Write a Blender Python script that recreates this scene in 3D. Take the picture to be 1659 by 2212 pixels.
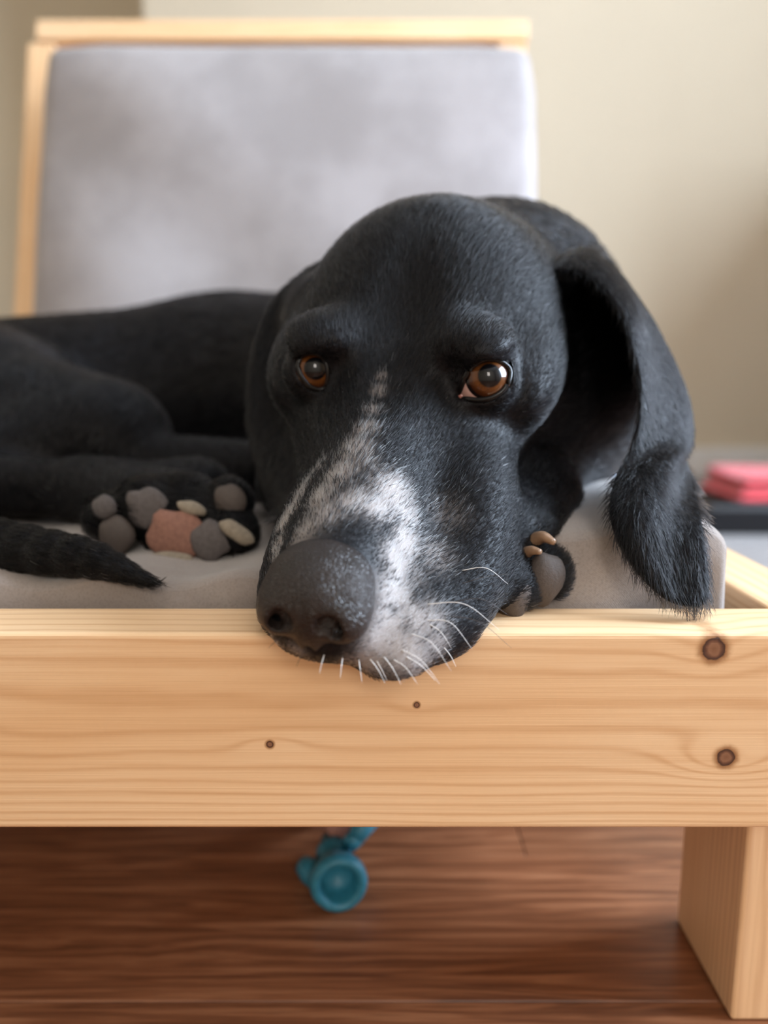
import bpy, bmesh, math, random
import numpy as np
from mathutils import Vector, Matrix
from mathutils.bvhtree import BVHTree
random.seed(4); rng = np.random.default_rng(7)
for o in list(bpy.data.objects): bpy.data.objects.remove(o)
scene = bpy.context.scene
COL = scene.collection

# ------------------------------------------------------------------ camera
FPX, CX, CY = 1661.0, 829.5, 1106.0
PITCH = math.radians(9.8); CAMH = 0.3265
cP, sP = math.cos(PITCH), math.sin(PITCH)
cam = bpy.data.cameras.new('camera')
cam.sensor_fit = 'HORIZONTAL'; cam.sensor_width = 36.0
cam.lens = 36.0 * FPX / 1659.0
cam.clip_start = 0.01
cam.dof.use_dof = True; cam.dof.focus_distance = 0.328; cam.dof.aperture_fstop = 4.7
camo = bpy.data.objects.new('camera', cam); COL.objects.link(camo)
camo.location = (0, 0, CAMH); camo.rotation_euler = (math.pi / 2 - PITCH, 0, 0)
scene.camera = camo

# ------------------------------------------------------------------ light
scene.view_settings.view_transform = 'Standard'; scene.view_settings.look = 'None'
scene.view_settings.gamma = 1; scene.view_settings.use_curve_mapping = False
scene.view_settings.exposure = 0.17
world = bpy.data.worlds.new('sky'); scene.world = world; world.use_nodes = True
world.node_tree.nodes['Background'].inputs[0].default_value = (0.62, 0.75, 1.0, 1)
world.node_tree.nodes['Background'].inputs[1].default_value = 1.0
def area(name, loc, look, sx, sy, power, col):
    l = bpy.data.lights.new(name, 'AREA'); l.shape = 'RECTANGLE'; l.size = sx; l.size_y = sy
    l.energy = power; l.color = col
    o = bpy.data.objects.new(name, l); COL.objects.link(o); o.location = loc
    o.rotation_euler = (Vector(look) - Vector(loc)).to_track_quat('-Z', 'Z').to_euler()
    return o
# daylight enters by the two windows the photo implies (blue light from the right, the window glint in the eyes);
# each lamp fills its own window opening, in the plane of the wall
WINR = (2.03, 0.42, 1.22); WINF = (0.35, -1.83, 1.35)
area('window_right_offscreen', WINR, (0, 0.42, 1.22), 1.80, 1.10, 238, (0.68, 0.82, 1.0))
area('window_rear_offscreen', WINF, (0.35, 0, 1.35), 0.5, 0.8, 17, (1.0, 0.90, 0.80))

# ------------------------------------------------------------------ helpers
def pix(px, py, Z):
    u = (px - CX) / FPX; v = (py - CY) / FPX
    return np.array([u * Z, Z * (cP - v * sP), CAMH - Z * (v * cP + sP)])
def proj(p):
    dz = p[..., 2] - CAMH; Z = cP * p[..., 1] - sP * dz; Y = -(sP * p[..., 1] + cP * dz)
    return CX + FPX * p[..., 0] / Z, CY + FPX * Y / Z, Z
def tag(o, label=None, cat=None, group=None, kind=None):
    for k, v in (('label', label), ('category', cat), ('group', group), ('kind', kind)):
        if v: o[k] = v
    return o
def empty(name, loc):
    o = bpy.data.objects.new(name, None); COL.objects.link(o); o.location = loc; o.empty_display_size = .05
    return o
def mesh_obj(name, verts, faces, mat, parent=None, origin=(0, 0, 0), smooth=True, wp=(0, 0, 0)):
    """verts in world; origin = world origin of the object; wp = world origin of its parent"""
    me = bpy.data.meshes.new(name)
    v = np.asarray(verts, dtype=float) - np.asarray(origin)
    me.from_pydata(v.tolist(), [], [list(map(int, f)) for f in faces]); me.update()
    if smooth: me.polygons.foreach_set('use_smooth', [True] * len(me.polygons))
    o = bpy.data.objects.new(name, me); COL.objects.link(o)
    if mat: me.materials.append(mat)
    o.parent = parent; o.location = Vector(origin) - Vector(wp)
    return o
def bm_obj(name, bm, mat, parent=None, loc=(0, 0, 0), rot=(0, 0, 0), smooth=False):
    me = bpy.data.meshes.new(name); bm.to_mesh(me); bm.free()
    if smooth: me.polygons.foreach_set('use_smooth', [True] * len(me.polygons))
    o = bpy.data.objects.new(name, me); COL.objects.link(o)
    if mat: me.materials.append(mat)
    o.parent = parent; o.location = loc; o.rotation_euler = rot
    return o
def box_bm(sx, sy, sz, bev=0.0, seg=2):
    bm = bmesh.new(); bmesh.ops.create_cube(bm, size=1)
    for v in bm.verts: v.co = Vector((v.co.x * sx, v.co.y * sy, v.co.z * sz))
    if bev: bmesh.ops.bevel(bm, geom=bm.edges[:], offset=bev, segments=seg, profile=.5, affect='EDGES')
    return bm
def catmull(pts, n):
    pts = np.asarray(pts, float); m = len(pts); out = []
    ts = np.linspace(0, m - 1, n)
    for t in ts:
        i = min(int(t), m - 2); u = t - i
        p0 = pts[i - 1] if i > 0 else 2 * pts[0] - pts[1]
        p1, p2 = pts[i], pts[i + 1]
        p3 = pts[i + 2] if i + 2 < m else 2 * pts[-1] - pts[-2]
        out.append(.5 * (2 * p1 + (p2 - p0) * u + (2 * p0 - 5 * p1 + 4 * p2 - p3) * u * u + (3 * p1 - p0 - 3 * p2 + p3) * u ** 3))
    return np.array(out)
def tube(pts, rad, n=6, closed=False):
    pts = np.asarray(pts, float); m = len(pts); rad = np.broadcast_to(rad, (m,))
    vs = []; fs = []
    for i in range(m):
        a = pts[(i - 1) % m] if (closed or i > 0) else pts[0]
        b = pts[(i + 1) % m] if (closed or i < m - 1) else pts[-1]
        t = (b - a) / (np.linalg.norm(b - a) + 1e-12)
        r = np.array([0, 0, 1.]) if abs(t[2]) < .85 else np.array([1., 0, 0])
        s = np.cross(t, r); s /= np.linalg.norm(s); w = np.cross(s, t)
        for k in range(n):
            an = 2 * math.pi * k / n
            vs.append(pts[i] + rad[i] * (math.cos(an) * s + math.sin(an) * w))
    for i in range(m if closed else m - 1):
        j = (i + 1) % m
        for k in range(n):
            l = (k + 1) % n
            fs.append((i * n + k, i * n + l, j * n + l, j * n + k))
    if not closed:
        fs.append(tuple(range(n))[::-1]); fs.append(tuple((m - 1) * n + k for k in range(n)))
    return np.array(vs), fs

# ------------------------------------------------------------------ node helpers
class NT:
    def __init__(s, name):
        s.m = bpy.data.materials.new(name); s.m.use_nodes = True
        s.t = s.m.node_tree; s.n = s.t.nodes; s.l = s.t.links
        s.b = s.n['Principled BSDF']; s.out = s.n['Material Output']
    def node(s, typ, **kw):
        nd = s.n.new(typ)
        for k, v in kw.items(): setattr(nd, k, v)
        return nd
    def put(s, sock, v):
        if isinstance(v, bpy.types.NodeSocket): s.l.new(v, sock)
        elif v is not None: sock.default_value = v
    def math(s, op, a, b=None, c=None, clamp=False):
        nd = s.node('ShaderNodeMath', operation=op, use_clamp=clamp)
        for i, v in enumerate((a, b, c)): s.put(nd.inputs[i], v)
        return nd.outputs[0]
    def coord(s, kind='Object'): return s.node('ShaderNodeTexCoord').outputs[kind]
    def mapping(s, vec, scale=(1, 1, 1), loc=(0, 0, 0), rot=(0, 0, 0)):
        nd = s.node('ShaderNodeMapping'); s.put(nd.inputs[0], vec)
        nd.inputs['Scale'].default_value = scale; nd.inputs['Location'].default_value = loc; nd.inputs['Rotation'].default_value = rot
        return nd.outputs[0]
    def noise(s, vec, scale, detail=3, rough=.5, dist=0.0):
        nd = s.node('ShaderNodeTexNoise'); s.put(nd.inputs['Vector'], vec)
        nd.inputs['Scale'].default_value = scale; nd.inputs['Detail'].default_value = detail
        nd.inputs['Roughness'].default_value = rough; nd.inputs['Distortion'].default_value = dist
        return nd.outputs['Fac']
    def sep(s, vec):
        nd = s.node('ShaderNodeSeparateXYZ'); s.put(nd.inputs[0], vec); return nd.outputs
    def mix(s, fac, a, b, blend='MIX'):
        nd = s.node('ShaderNodeMix', data_type='RGBA', blend_type=blend)
        s.put(nd.inputs[0], fac); s.put(nd.inputs[6], a); s.put(nd.inputs[7], b)
        return nd.outputs[2]
    def ramp(s, fac, stops):
        nd = s.node('ShaderNodeValToRGB'); s.put(nd.inputs[0], fac)
        el = nd.color_ramp.elements
        while len(el) < len(stops): el.new(.5)
        for e, (p, c) in zip(el, stops): e.position = p; e.color = c if len(c) == 4 else (*c, 1)
        return nd.outputs[0]
    def smooth(s, v, lo, hi, a=0., b=1.):
        nd = s.node('ShaderNodeMapRange', interpolation_type='SMOOTHSTEP'); s.put(nd.inputs[0], v)
        for i, q in enumerate((lo, hi, a, b)): nd.inputs[i + 1].default_value = q
        return nd.outputs[0]
    def bump(s, h, strength=.3, dist=.001):
        nd = s.node('ShaderNodeBump'); s.put(nd.inputs['Height'], h)
        nd.inputs['Strength'].default_value = strength; nd.inputs['Distance'].default_value = dist
        s.l.new(nd.outputs[0], s.b.inputs['Normal'])
    def set(s, **kw):
        for k, v in kw.items(): s.put(s.b.inputs[k.replace('_', ' ')], v)
        return s
C4 = lambda r, g, b: (r, g, b, 1)

def wood_mat(name, knots=(), cubic=True, light=(.90, .635, .385), mid=(.86, .565, .315), dark=(.62, .335, .15), seed=0., freq=71., k3=26900.):
    t = NT(name); co = t.mapping(t.coord(), loc=(seed, 0, 0)); x, y, z = t.sep(t.coord())
    low = t.noise(t.mapping(co, scale=(2.3, 14, 14)), 1.6, 2)
    wob = t.noise(t.mapping(co, scale=(9, 30, 30)), 1.4, 3)
    z2 = t.math('ADD', z, t.math('MULTIPLY', y, .55))
    ph = t.math('ADD', t.math('MULTIPLY', z2, freq), t.math('MULTIPLY', t.math('MULTIPLY', z2, t.math('MULTIPLY', z2, z2)), k3))
    ph = t.math('ADD', ph, t.math('MULTIPLY', low, 2.6)); ph = t.math('ADD', ph, t.math('MULTIPLY', wob, .55))
    kc = None
    for (kx, kz, kr, amp, sx, sz) in knots:
        dx = t.math('SUBTRACT', x, kx); dz = t.math('SUBTRACT', z, kz)
        g = t.math('EXPONENT', t.math('MULTIPLY', t.math('ADD', t.math('POWER', t.math('ABSOLUTE', t.math('DIVIDE', dx, sx)), 2), t.math('POWER', t.math('ABSOLUTE', t.math('DIVIDE', dz, sz)), 2)), -1))
        ph = t.math('ADD', ph, t.math('MULTIPLY', g, amp))
        r = t.math('SQRT', t.math('ADD', t.math('POWER', t.math('ABSOLUTE', dx), 2), t.math('POWER', t.math('ABSOLUTE', dz), 2)))
        r = t.math('ADD', r, t.math('MULTIPLY', t.math('SUBTRACT', t.noise(co, 300, 2), .5), kr * .5))
        r = t.math('DIVIDE', r, kr)
        kc = r if kc is None else t.math('MINIMUM', kc, r)
    band = t.math('SINE', t.math('MULTIPLY', ph, 2 * math.pi))
    band = t.math('POWER', t.math('ADD', t.math('MULTIPLY', band, .5), .5), 3.2)
    streak = t.noise(t.mapping(co, scale=(6, 500, 500)), 1.0, 4, .6)
    blot = t.noise(t.mapping(co, scale=(7, 22, 22)), 1.0, 3)
    fine = t.noise(t.mapping(co, scale=(14, 1400, 1400)), 1.0, 2)
    base = t.mix(t.smooth(blot, .3, .7), C4(*light), C4(*mid))
    base = t.mix(t.math('MULTIPLY', t.smooth(streak, .4, .75), .45), base, C4(*[.5 * (a + b) for a, b in zip(mid, dark)]))
    col = t.mix(t.math('MULTIPLY', band, t.smooth(streak, .1, .9, .3, .62)), base, C4(*dark))
    col = t.mix(t.math('MULTIPLY', t.smooth(fine, .58, .75), .18), col, C4(*dark))
    if kc is not None:
        kk = t.ramp(t.math('DIVIDE', kc, 2.2, clamp=True), [(0, (.22, .10, .05)), (.25, (.27, .13, .07)), (.37, (.13, .055, .03)), (.47, (.05, .02, .012)), (.54, (.35, .17, .07)), (1, (.62, .36, .17))])
        col = t.mix(t.smooth(kc, 1.15, 2.1, 1., 0.), col, kk)
    t.set(Base_Color=col, Roughness=.5)
    t.bump(t.math('ADD', t.math('MULTIPLY', band, .5), t.math('MULTIPLY', fine, .6)), .25, .0004)
    return t.m
def paint_mat(name, col, rough=.7, bump=.15):
    t = NT(name); n = t.noise(t.coord(), 220, 3)
    b = t.noise(t.coord(), 1.7, 2)
    t.set(Base_Color=t.mix(t.smooth(b, .3, .7), C4(*col), C4(*[c * .95 for c in col])), Roughness=rough); t.bump(n, bump, .0006); return t.m
def fabric_mat(name, col, col2, scale=9., weave=900., sheen=.35):
    t = NT(name); co = t.coord()
    a = t.noise(co, scale, 4, .6); b = t.noise(co, weave, 3, .7)
    x, y, z = t.sep(co)
    w1 = t.math('SINE', t.math('MULTIPLY', x, 5200)); w2 = t.math('SINE', t.math('MULTIPLY', t.math('ADD', z, y), 5200))
    wv = t.math('MULTIPLY', w1, w2)
    c = t.mix(t.smooth(a, .35, .65), C4(*col), C4(*col2))
    c = t.mix(t.math('MULTIPLY', t.smooth(b, .45, .65), .35), c, C4(*[q * .6 for q in col2]))
    t.set(Base_Color=c, Roughness=.9, Sheen_Weight=sheen, Sheen_Roughness=.5)
    t.bump(t.math('ADD', b, t.math('MULTIPLY', wv, .3)), .5, .0008); return t.m
def plain_mat(name, col, rough=.5, coat=0., bump=0., bscale=300., var=.25, spec=.5):
    t = NT(name); n = t.noise(t.coord(), bscale, 3)
    t.set(Base_Color=t.mix(t.smooth(n, .3, .7), C4(*col), C4(*[c * (1 - var) for c in col])), Roughness=rough, Coat_Weight=coat, Specular_IOR_Level=spec)
    t.b.inputs['Coat Roughness'].default_value = .08
    if bump: t.bump(n, bump, .0006)
    return t.m

# ------------------------------------------------------------------ the room
M_wall = paint_mat('cream wall paint', (.65, .55, .405)); M_ceil = paint_mat('white ceiling paint', (.72, .70, .66))
M_trim = plain_mat('white trim paint', (.8, .79, .76), .35, var=.05)
def slab(name, lo, hi, mat, kind='structure', parent=None, bev=0):
    c = [(a + b) / 2 for a, b in zip(lo, hi)]; s = [b - a for a, b in zip(lo, hi)]
    o = bm_obj(name, box_bm(*s, bev), mat, parent, c)
    if parent is None: tag(o, kind=kind)
    return o
XR, XL, YB, YF, ZC = 2.0, -2.0, 2.70, -1.80, 2.40
XC, YN = -0.77, 3.45                     # outside corner of the back wall, end of the recess
# floor with boards
t = NT('reddish oak floor board')
oi = t.node('ShaderNodeObjectInfo'); co = t.coord()
rv = t.node('ShaderNodeCombineXYZ'); t.put(rv.inputs[0], t.math('MULTIPLY', oi.outputs['Random'], 37.)); t.put(rv.inputs[1], t.math('MULTIPLY', oi.outputs['Random'], 11.))
va = t.node('ShaderNodeVectorMath', operation='ADD'); t.put(va.inputs[0], co); t.put(va.inputs[1], rv.outputs[0])
gx = t.noise(t.mapping(va.outputs[0], scale=(2.2, 30, 1)), 1.5, 4, .55, .8)
gr = t.noise(t.mapping(va.outputs[0], scale=(5, 170, 1)), 1.0, 4, .65, .3)
pore = t.noise(t.mapping(va.outputs[0], scale=(25, 900, 1)), 1.0, 2)
ring = t.math('SINE', t.math('ADD', t.math('MULTIPLY', t.sep(va.outputs[0])[1], 520), t.math('MULTIPLY', gx, 34)))
col = t.ramp(t.math('ADD', t.math('MULTIPLY', gr, .75), t.math('MULTIPLY', ring, .10)), [(.15, (.10, .034, .015)), (.40, (.235, .09, .04)), (.62, (.37, .165, .08)), (.85, (.50, .25, .13))])
col = t.mix(t.math('MULTIPLY', t.smooth(pore, .56, .7), .4), col, C4(.07, .025, .01))
hs = t.node('ShaderNodeHueSaturation'); t.put(hs.inputs['Color'], col); t.put(hs.inputs['Value'], t.math('ADD', t.math('MULTIPLY', oi.outputs['Random'], .3), .86))
t.set(Base_Color=hs.outputs[0], Roughness=.33); t.bump(t.math('ADD', gr, pore), .12, .0006)
M_floor = t.m
floor = slab('floor', (XL, YF, -.06), (XR, YN, -.012), plain_mat('dark floor gap', (.10, .045, .02), .8))
PW, PL = .127, 1.22
pme = None
nrow = int(math.ceil((YN - YF) / PW))
for r in range(nrow):
    yc = YF + PW * (r + .5); x = XL - PL * (((r * 37 + 62) % 100) / 100.)
    while x < XR:
        x0, x1 = max(x, XL), min(x + PL, XR); x += PL
        if x1 - x0 < .03: continue
        if yc > YB + .1 and x0 > XC + .1: continue
        full = abs((x1 - x0) - PL) < 1e-6
        if full and pme: o = bpy.data.objects.new('plank', pme); COL.objects.link(o)
        else:
            o = bm_obj('plank', box_bm(x1 - x0 - .0005, PW - .0005, .012, .0006, 1), M_floor)
            if full: pme = o.data
        o.parent = floor; o.location = Vector(((x0 + x1) / 2, yc, -.006)) - floor.location
slab('ceiling', (XL, YF, ZC), (XR, YN, ZC + .06), M_ceil)
slab('wall_back', (XC, YB, 0), (XR, YN, ZC), M_wall)
slab('wall_recess', (XL, YN, 0), (XC, YN + .08, ZC), M_wall)
slab('wall_left', (XL - .08, YF, 0), (XL, YN, ZC), M_wall)
slab('baseboard_back', (XC, YB - .014, 0), (XR, YB, .09), M_trim, bev=.002)
def wall_with_window(wname, n, axis, pos, thick, lo, hi, wlo, whi, wm):
    """axis 'x': wall in the plane X=pos, spanning lo..hi in Y; window wlo..whi = (h0,z0),(h1,z1)"""
    w = tag(empty(wname, (pos, (lo + hi) / 2, 0) if axis == 'x' else ((lo + hi) / 2, pos, 0)), kind='structure')
    def part(name, h0, h1, z0, z1, d0, d1, mat, par, bev=0, base=None):
        if axis == 'x': a, b = (pos + d0, h0, z0), (pos + d1, h1, z1)
        else: a, b = (h0, pos + d0, z0), (h1, pos + d1, z1)
        a, b = [min(p, q) for p, q in zip(a, b)], [max(p, q) for p, q in zip(a, b)]
        o = slab(name, a, b, mat, parent=par, bev=bev); o.location = o.location - (base or par.location); return o
    for (h0, h1, z0, z1) in ((lo, wlo[0], 0, ZC), (whi[0], hi, 0, ZC), (wlo[0], whi[0], 0, wlo[1]), (wlo[0], whi[0], whi[1], ZC)):
        part('wall_panel', h0, h1, z0, z1, 0, thick, wm, w)
    cx = (wlo[0] + whi[0]) / 2
    win = tag(empty('window_%d' % n, (pos, cx, wlo[1]) if axis == 'x' else (cx, pos, wlo[1])), kind='structure')
    g = .05
    d0, d1 = thick * .55, thick * .95
    for (h0, h1, z0, z1) in ((wlo[0], wlo[0] + g, wlo[1], whi[1]), (whi[0] - g, whi[0], wlo[1], whi[1]), (wlo[0] + g, whi[0] - g, wlo[1], wlo[1] + g), (wlo[0] + g, whi[0] - g, whi[1] - g, whi[1]), (cx - .015, cx + .015, wlo[1] + g, whi[1] - g)):
        part('window_frame', h0, h1, z0, z1, d0, d1, M_trim, win, .003)
    for (h0, h1) in ((wlo[0] + g, cx - .015), (cx + .015, whi[0] - g)):
        part('pane', h0, h1, wlo[1] + g, whi[1] - g, thick * .72, thick * .78, M_glass, win)
    part('window_sill', wlo[0] - .04, whi[0] + .04, wlo[1] - .025, wlo[1], -.03 if thick > 0 else .03, d0, M_trim, win, .004)
t = NT('window glass'); t.set(Base_Color=C4(.9, .95, 1), Roughness=.02, Transmission_Weight=1.0); M_glass = t.m
wall_with_window('wall_right', 1, 'x', XR, .10, YF, YB, (WINR[1] - .96, WINR[2] - .61), (WINR[1] + .96, WINR[2] + .61), M_wall)
wall_with_window('wall_front', 2, 'y', YF, -.10, XL, XR, (WINF[0] - .31, WINF[2] - .46), (WINF[0] + .31, WINF[2] + .46), M_wall)

# ------------------------------------------------------------------ sofa for the dog
RF, RB, RT, RH = .3076, .3452, .2218, .089        # rail front, rail rear, rail top, rail height
SXL, SXR = -.53, .217
SB = 1.06
sofa = empty('pet_sofa', (0, .65, 0))
tag(sofa, 'low pale pine pet sofa with a wide front rail and reclined back frame', 'pet sofa')
def board(name, L, w, th, loc, rot, mat, bev=.002):
    o = bm_obj(name, box_bm(L, th, w, bev, 3), mat, sofa, Vector(loc) - sofa.location, rot)
    return o
mid = (SXL + SXR) / 2; LEN = SXR - SXL; zc = RT - RH / 2
def kn(px, py):
    u = (px - CX) / FPX; v = (py - CY) / FPX; Z = RF / (cP - v * sP); q = pix(px, py, Z); return q[0] - mid, q[2] - zc
ks = []
for (px, py, r, amp, sx, sz) in ((1542, 1402, .0044, 1.0, .020, .012), (1568, 1636, .0034, 1.9, .022, .010), (900, 1523, .0011, .35, .012, .005), (583, 1608, .0014, -.8, .014, .0045)):
    a, b = kn(px, py); ks.append((a, b, r, amp, sx, sz))
M_rail = wood_mat('pine front rail', ks)
M_wood = wood_mat('pine board', (), seed=3.1); M_leg = wood_mat('pine leg', (), seed=8.7, freq=190., k3=9000., dark=(.60, .34, .17))
board('front_rail', LEN, RH, RB - RF, (mid, (RF + RB) / 2, zc), (0, 0, 0), M_rail, .0022)
for sx in (SXL + .019, SXR - .019):
    board('side_rail', SB - RB - .002, RH, .038, (sx, (RB + SB) / 2, zc), (0, 0, math.pi / 2), M_wood)
    board('leg', zc - RH / 2 - .0005, .075, .038, (sx, RB + .001 + .0375, (zc - RH / 2) / 2), (math.pi / 2, math.pi / 2, 0) if False else (0, math.pi / 2, 0), M_leg)
    board('leg', zc - RH / 2 - .0005, .075, .038, (sx, SB - .0375, (zc - RH / 2) / 2), (0, math.pi / 2, 0), M_leg)
for l in sofa.children:
    if l.name.startswith('leg'):      # wide face looks sideways
        l.rotation_euler = Matrix(((0, 1, 0), (0, 0, 1), (1, 0, 0))).transposed().to_3x3().inverted().to_euler()
board('back_rail', LEN - .078, RH, .038, (mid, SB - .021, zc), (0, 0, 0), M_wood)
for k in range(7):
    board('seat_slat', LEN - .078, .06, .018, (mid, .40 + k * .095, RT - .070), (math.pi / 2, 0, 0), M_wood)
# reclined back frame: passes (y 1.03, z .22) and (y 1.204, z .835)
RA = math.atan2(.124, .435)
def backpt(s): return 1.03 + math.sin(RA) * s, .222 + math.cos(RA) * s
BH = .655
for sx in (SXL + .041, SXR - .035):
    y, z = backpt(BH / 2 - .07)
    o = board('back_post', BH + .02, .038, .038, (sx, y + .020, z), (0, 0, 0), M_wood)
    o.rotation_euler = (Matrix.Rotation(-RA, 4, 'X') @ Matrix.Rotation(-math.pi / 2, 4, 'Y')).to_euler()
y, z = backpt(BH - .040)
o = board('back_top_rail', LEN - .044, .030, .038, (mid + .011, y + .018, z), (-RA, 0, 0), M_wood)
for s in (.06, .22, .38, .52):
    y, z = backpt(s); board('back_slat', LEN - .08, .06, .018, (mid, y + .012, z), (-RA, 0, 0), M_wood)

# cushions
def pillow(name, hx, hy, hz, mat, loc, rot=(0, 0, 0), puff=.35, edge=.02, wr=.003, nx=90, ny=70, seed=0):
    """soft slab: half sizes, corners rounded in plan, top and bottom domed"""
    vs, fs = [], []
    r = np.random.default_rng(seed)
    ph = r.uniform(0, 6.28, (8,)); kx = r.uniform(4, 26, (8, 2)) * r.choice([-1, 1], (8, 2))
    for side in (1, -1):
        for j in range(ny + 1):
            for i in range(nx + 1):
                a = -1 + 2 * i / nx; b = -1 + 2 * j / ny
                a = math.copysign(1 - (1 - abs(a)) ** 1.6, a); b = math.copysign(1 - (1 - abs(b)) ** 1.6, b)
                x, y = a * hx, b * hy
                dx, dy = hx - abs(x), hy - abs(y)
                d = min(dx, dy) if max(dx, dy) > edge else max(0, edge - math.hypot(max(edge - dx, 0), max(edge - dy, 0)))
                e = math.sqrt(max(0, 1 - (1 - min(1, d / edge)) ** 2))
                dome = (1 - a ** 4) * (1 - b ** 4)
                w = sum(math.sin(kx[q, 0] * x + kx[q, 1] * y + ph[q]) for q in range(8)) * wr * .35
                cr = 1 - .02 * max(0, abs(a) - .75) * max(0, abs(b) - .75) * 16
                z = side * (hz * (1 - puff) * e + hz * puff * dome) + (w * e if side > 0 else 0)
                vs.append((x * cr, y * cr, z))
        off = 0 if side == 1 else (nx + 1) * (ny + 1)
        for j in range(ny):
            for i in range(nx):
                q = [off + j * (nx + 1) + i, off + j * (nx + 1) + i + 1, off + (j + 1) * (nx + 1) + i + 1, off + (j + 1) * (nx + 1) + i]
                fs.append(q if side == 1 else q[::-1])
    bm = bmesh.new(); bv = [bm.verts.new(v) for v in vs]
    for f in fs: bm.faces.new([bv[k] for k in f])
    bmesh.ops.remove_doubles(bm, verts=bm.verts[:], dist=1e-5)
    return bm_obj(name, bm, mat, None, loc, rot, True)
M_seatfab = fabric_mat('taupe grey seat fabric', (.36, .305, .27), (.27, .225, .20), 14)
M_backfab = fabric_mat('pale grey suede', (.395, .358, .355), (.30, .268, .262), 6.5)
CF, CB2, CXL, CXR = RB + .008, .905, SXL + .045, .1655
CT = .2600; CPRESS = .0275
def cushion_press(x): return CPRESS / (1 + np.exp((x - .062) * 55))
# seat cushion: built directly so that it sinks where the dog lies
def seat_cushion():
    nx, ny = 130, 110; vs, fs = [], []
    R = .012; bot = RT - .058
    def top(x, y):
        z = CT
        z -= float(cushion_press(x))            # pressed by the dog
        z += .004 * math.sin(x * 31 + y * 12) * math.sin(y * 23 - x * 9) * .5
        z += .0032 * math.sin(x * 95 + 14 * y + 3 * math.sin(y * 40)) * math.exp(-((y - CF) / .05) ** 2)
        if x > .04: z += .0035 * math.exp(-(((y - .44) - (x - .1) * .35) / .008) ** 2) - .004 * math.exp(-(((y - .40) - (x - .1) * .5) / .012) ** 2)
        return z
    for j in range(ny + 1):
        b = j / ny; y = CF + (CB2 - CF) * (b ** 1.7)
        for i in range(nx + 1):
            a = 1 - i / nx; x = CXR - (CXR - CXL) * (a ** 1.35)
            d0 = min(y - CF, CB2 - y); d1 = min(x - CXL, CXR - x)
            if d0 < R and d1 < R: d = R - math.hypot(R - d0, R - d1)
            else: d = min(d0, d1)
            if d < 0:
                ox, oy = (CXL + R if x < 0 else CXR - R), (CF + R if y < .6 else CB2 - R); k = R / math.hypot(x - ox, y - oy); x, y = ox + (x - ox) * k, oy + (y - oy) * k
            d = max(0, min(1, d / R)); e = math.sqrt(1 - (1 - d) ** 2)
            zt = top(x, y); vs.append((x, y, zt - R * (1 - e)))
    W = nx + 1
    for j in range(ny):
        for i in range(nx): fs.append((j * W + i, j * W + i + 1, (j + 1) * W + i + 1, (j + 1) * W + i))
    loop = [i for i in range(W)] + [j * W + nx for j in range(1, ny + 1)] + [ny * W + i for i in range(nx - 1, -1, -1)] + [j * W for j in range(ny - 1, 0, -1)]
    prev = loop
    for k in range(1, 7):
        new = []
        for q in loop:
            x, y, z = vs[q]; zz = z + (bot - z) * k / 6
            bulge = .003 * math.sin(math.pi * k / 6) * (1 + .6 * math.sin(x * 60 + k))
            new.append(len(vs)); vs.append((x + (bulge if x > CXR - .004 else 0) * .5, y - (bulge if y < CF + .004 else 0) * 1.5, zz))
        for m in range(len(loop)):
            n = (m + 1) % len(loop); fs.append((prev[n], prev[m], new[m], new[n]))
        prev = new
    fs.append(tuple(prev))
    o = mesh_obj('seat_cushion', vs, fs, M_seatfab, None, ((CXL + CXR) / 2, (CF + CB2) / 2, bot))
    tag(o, 'flat taupe grey fabric seat cushion on the pine sofa under the dog', 'cushion')
    return o
seatc = seat_cushion()
y, z = backpt(.325)
bc = pillow('back_cushion',   .323, .262, .055, M_backfab, (-.125, y - .076, z - .030), (math.pi / 2 - RA, 0, 0), .55, .022, .004, 80, 60, 5)
tag(bc, 'large square pale grey suede back cushion leaning on the pine frame', 'cushion')

# ------------------------------------------------------------------ DOG
eL = pix(1045, 822, .366); eR = pix(678, 802, .386); EYR = .0140
MO = (eL + eR) / 2; NT_ = pix(690, 1335, .277)
FV = NT_ - MO; EV = eL - eR; EV /= np.linalg.norm(EV); FV = FV - EV * (FV @ EV); FV /= np.linalg.norm(FV); UV = np.cross(FV, EV)
RM = np.stack([EV, FV, UV])                  # world -> head rows
def to_loc(p): return (p - MO) @ RM.T * 1000.0
def to_w(l): return MO + np.asarray(l, float) @ RM / 1000.0
def smin(a, b, k):
    h = np.maximum(k - np.abs(a - b), 0) / k
    return np.minimum(a, b) - h * h * k * .25
def smax(a, b, k): return -smin(-a, -b, k)
def ell(p, c, r):
    q = (p - np.asarray(c)) / np.asarray(r); k0 = np.sqrt((q * q).sum(-1)); q2 = q / np.asarray(r); k1 = np.sqrt((q2 * q2).sum(-1)) + 1e-9
    return k0 * (k0 - 1) / k1
def cone(p, a, b, ra, rb):
    a = np.asarray(a, float); b = np.asarray(b, float); ab = b - a
    t = np.clip(((p - a) @ ab) / (ab @ ab), 0, 1)
    d = p - (a + t[..., None] * ab)
    return np.sqrt((d * d).sum(-1)) - (ra + (rb - ra) * t)
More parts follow.
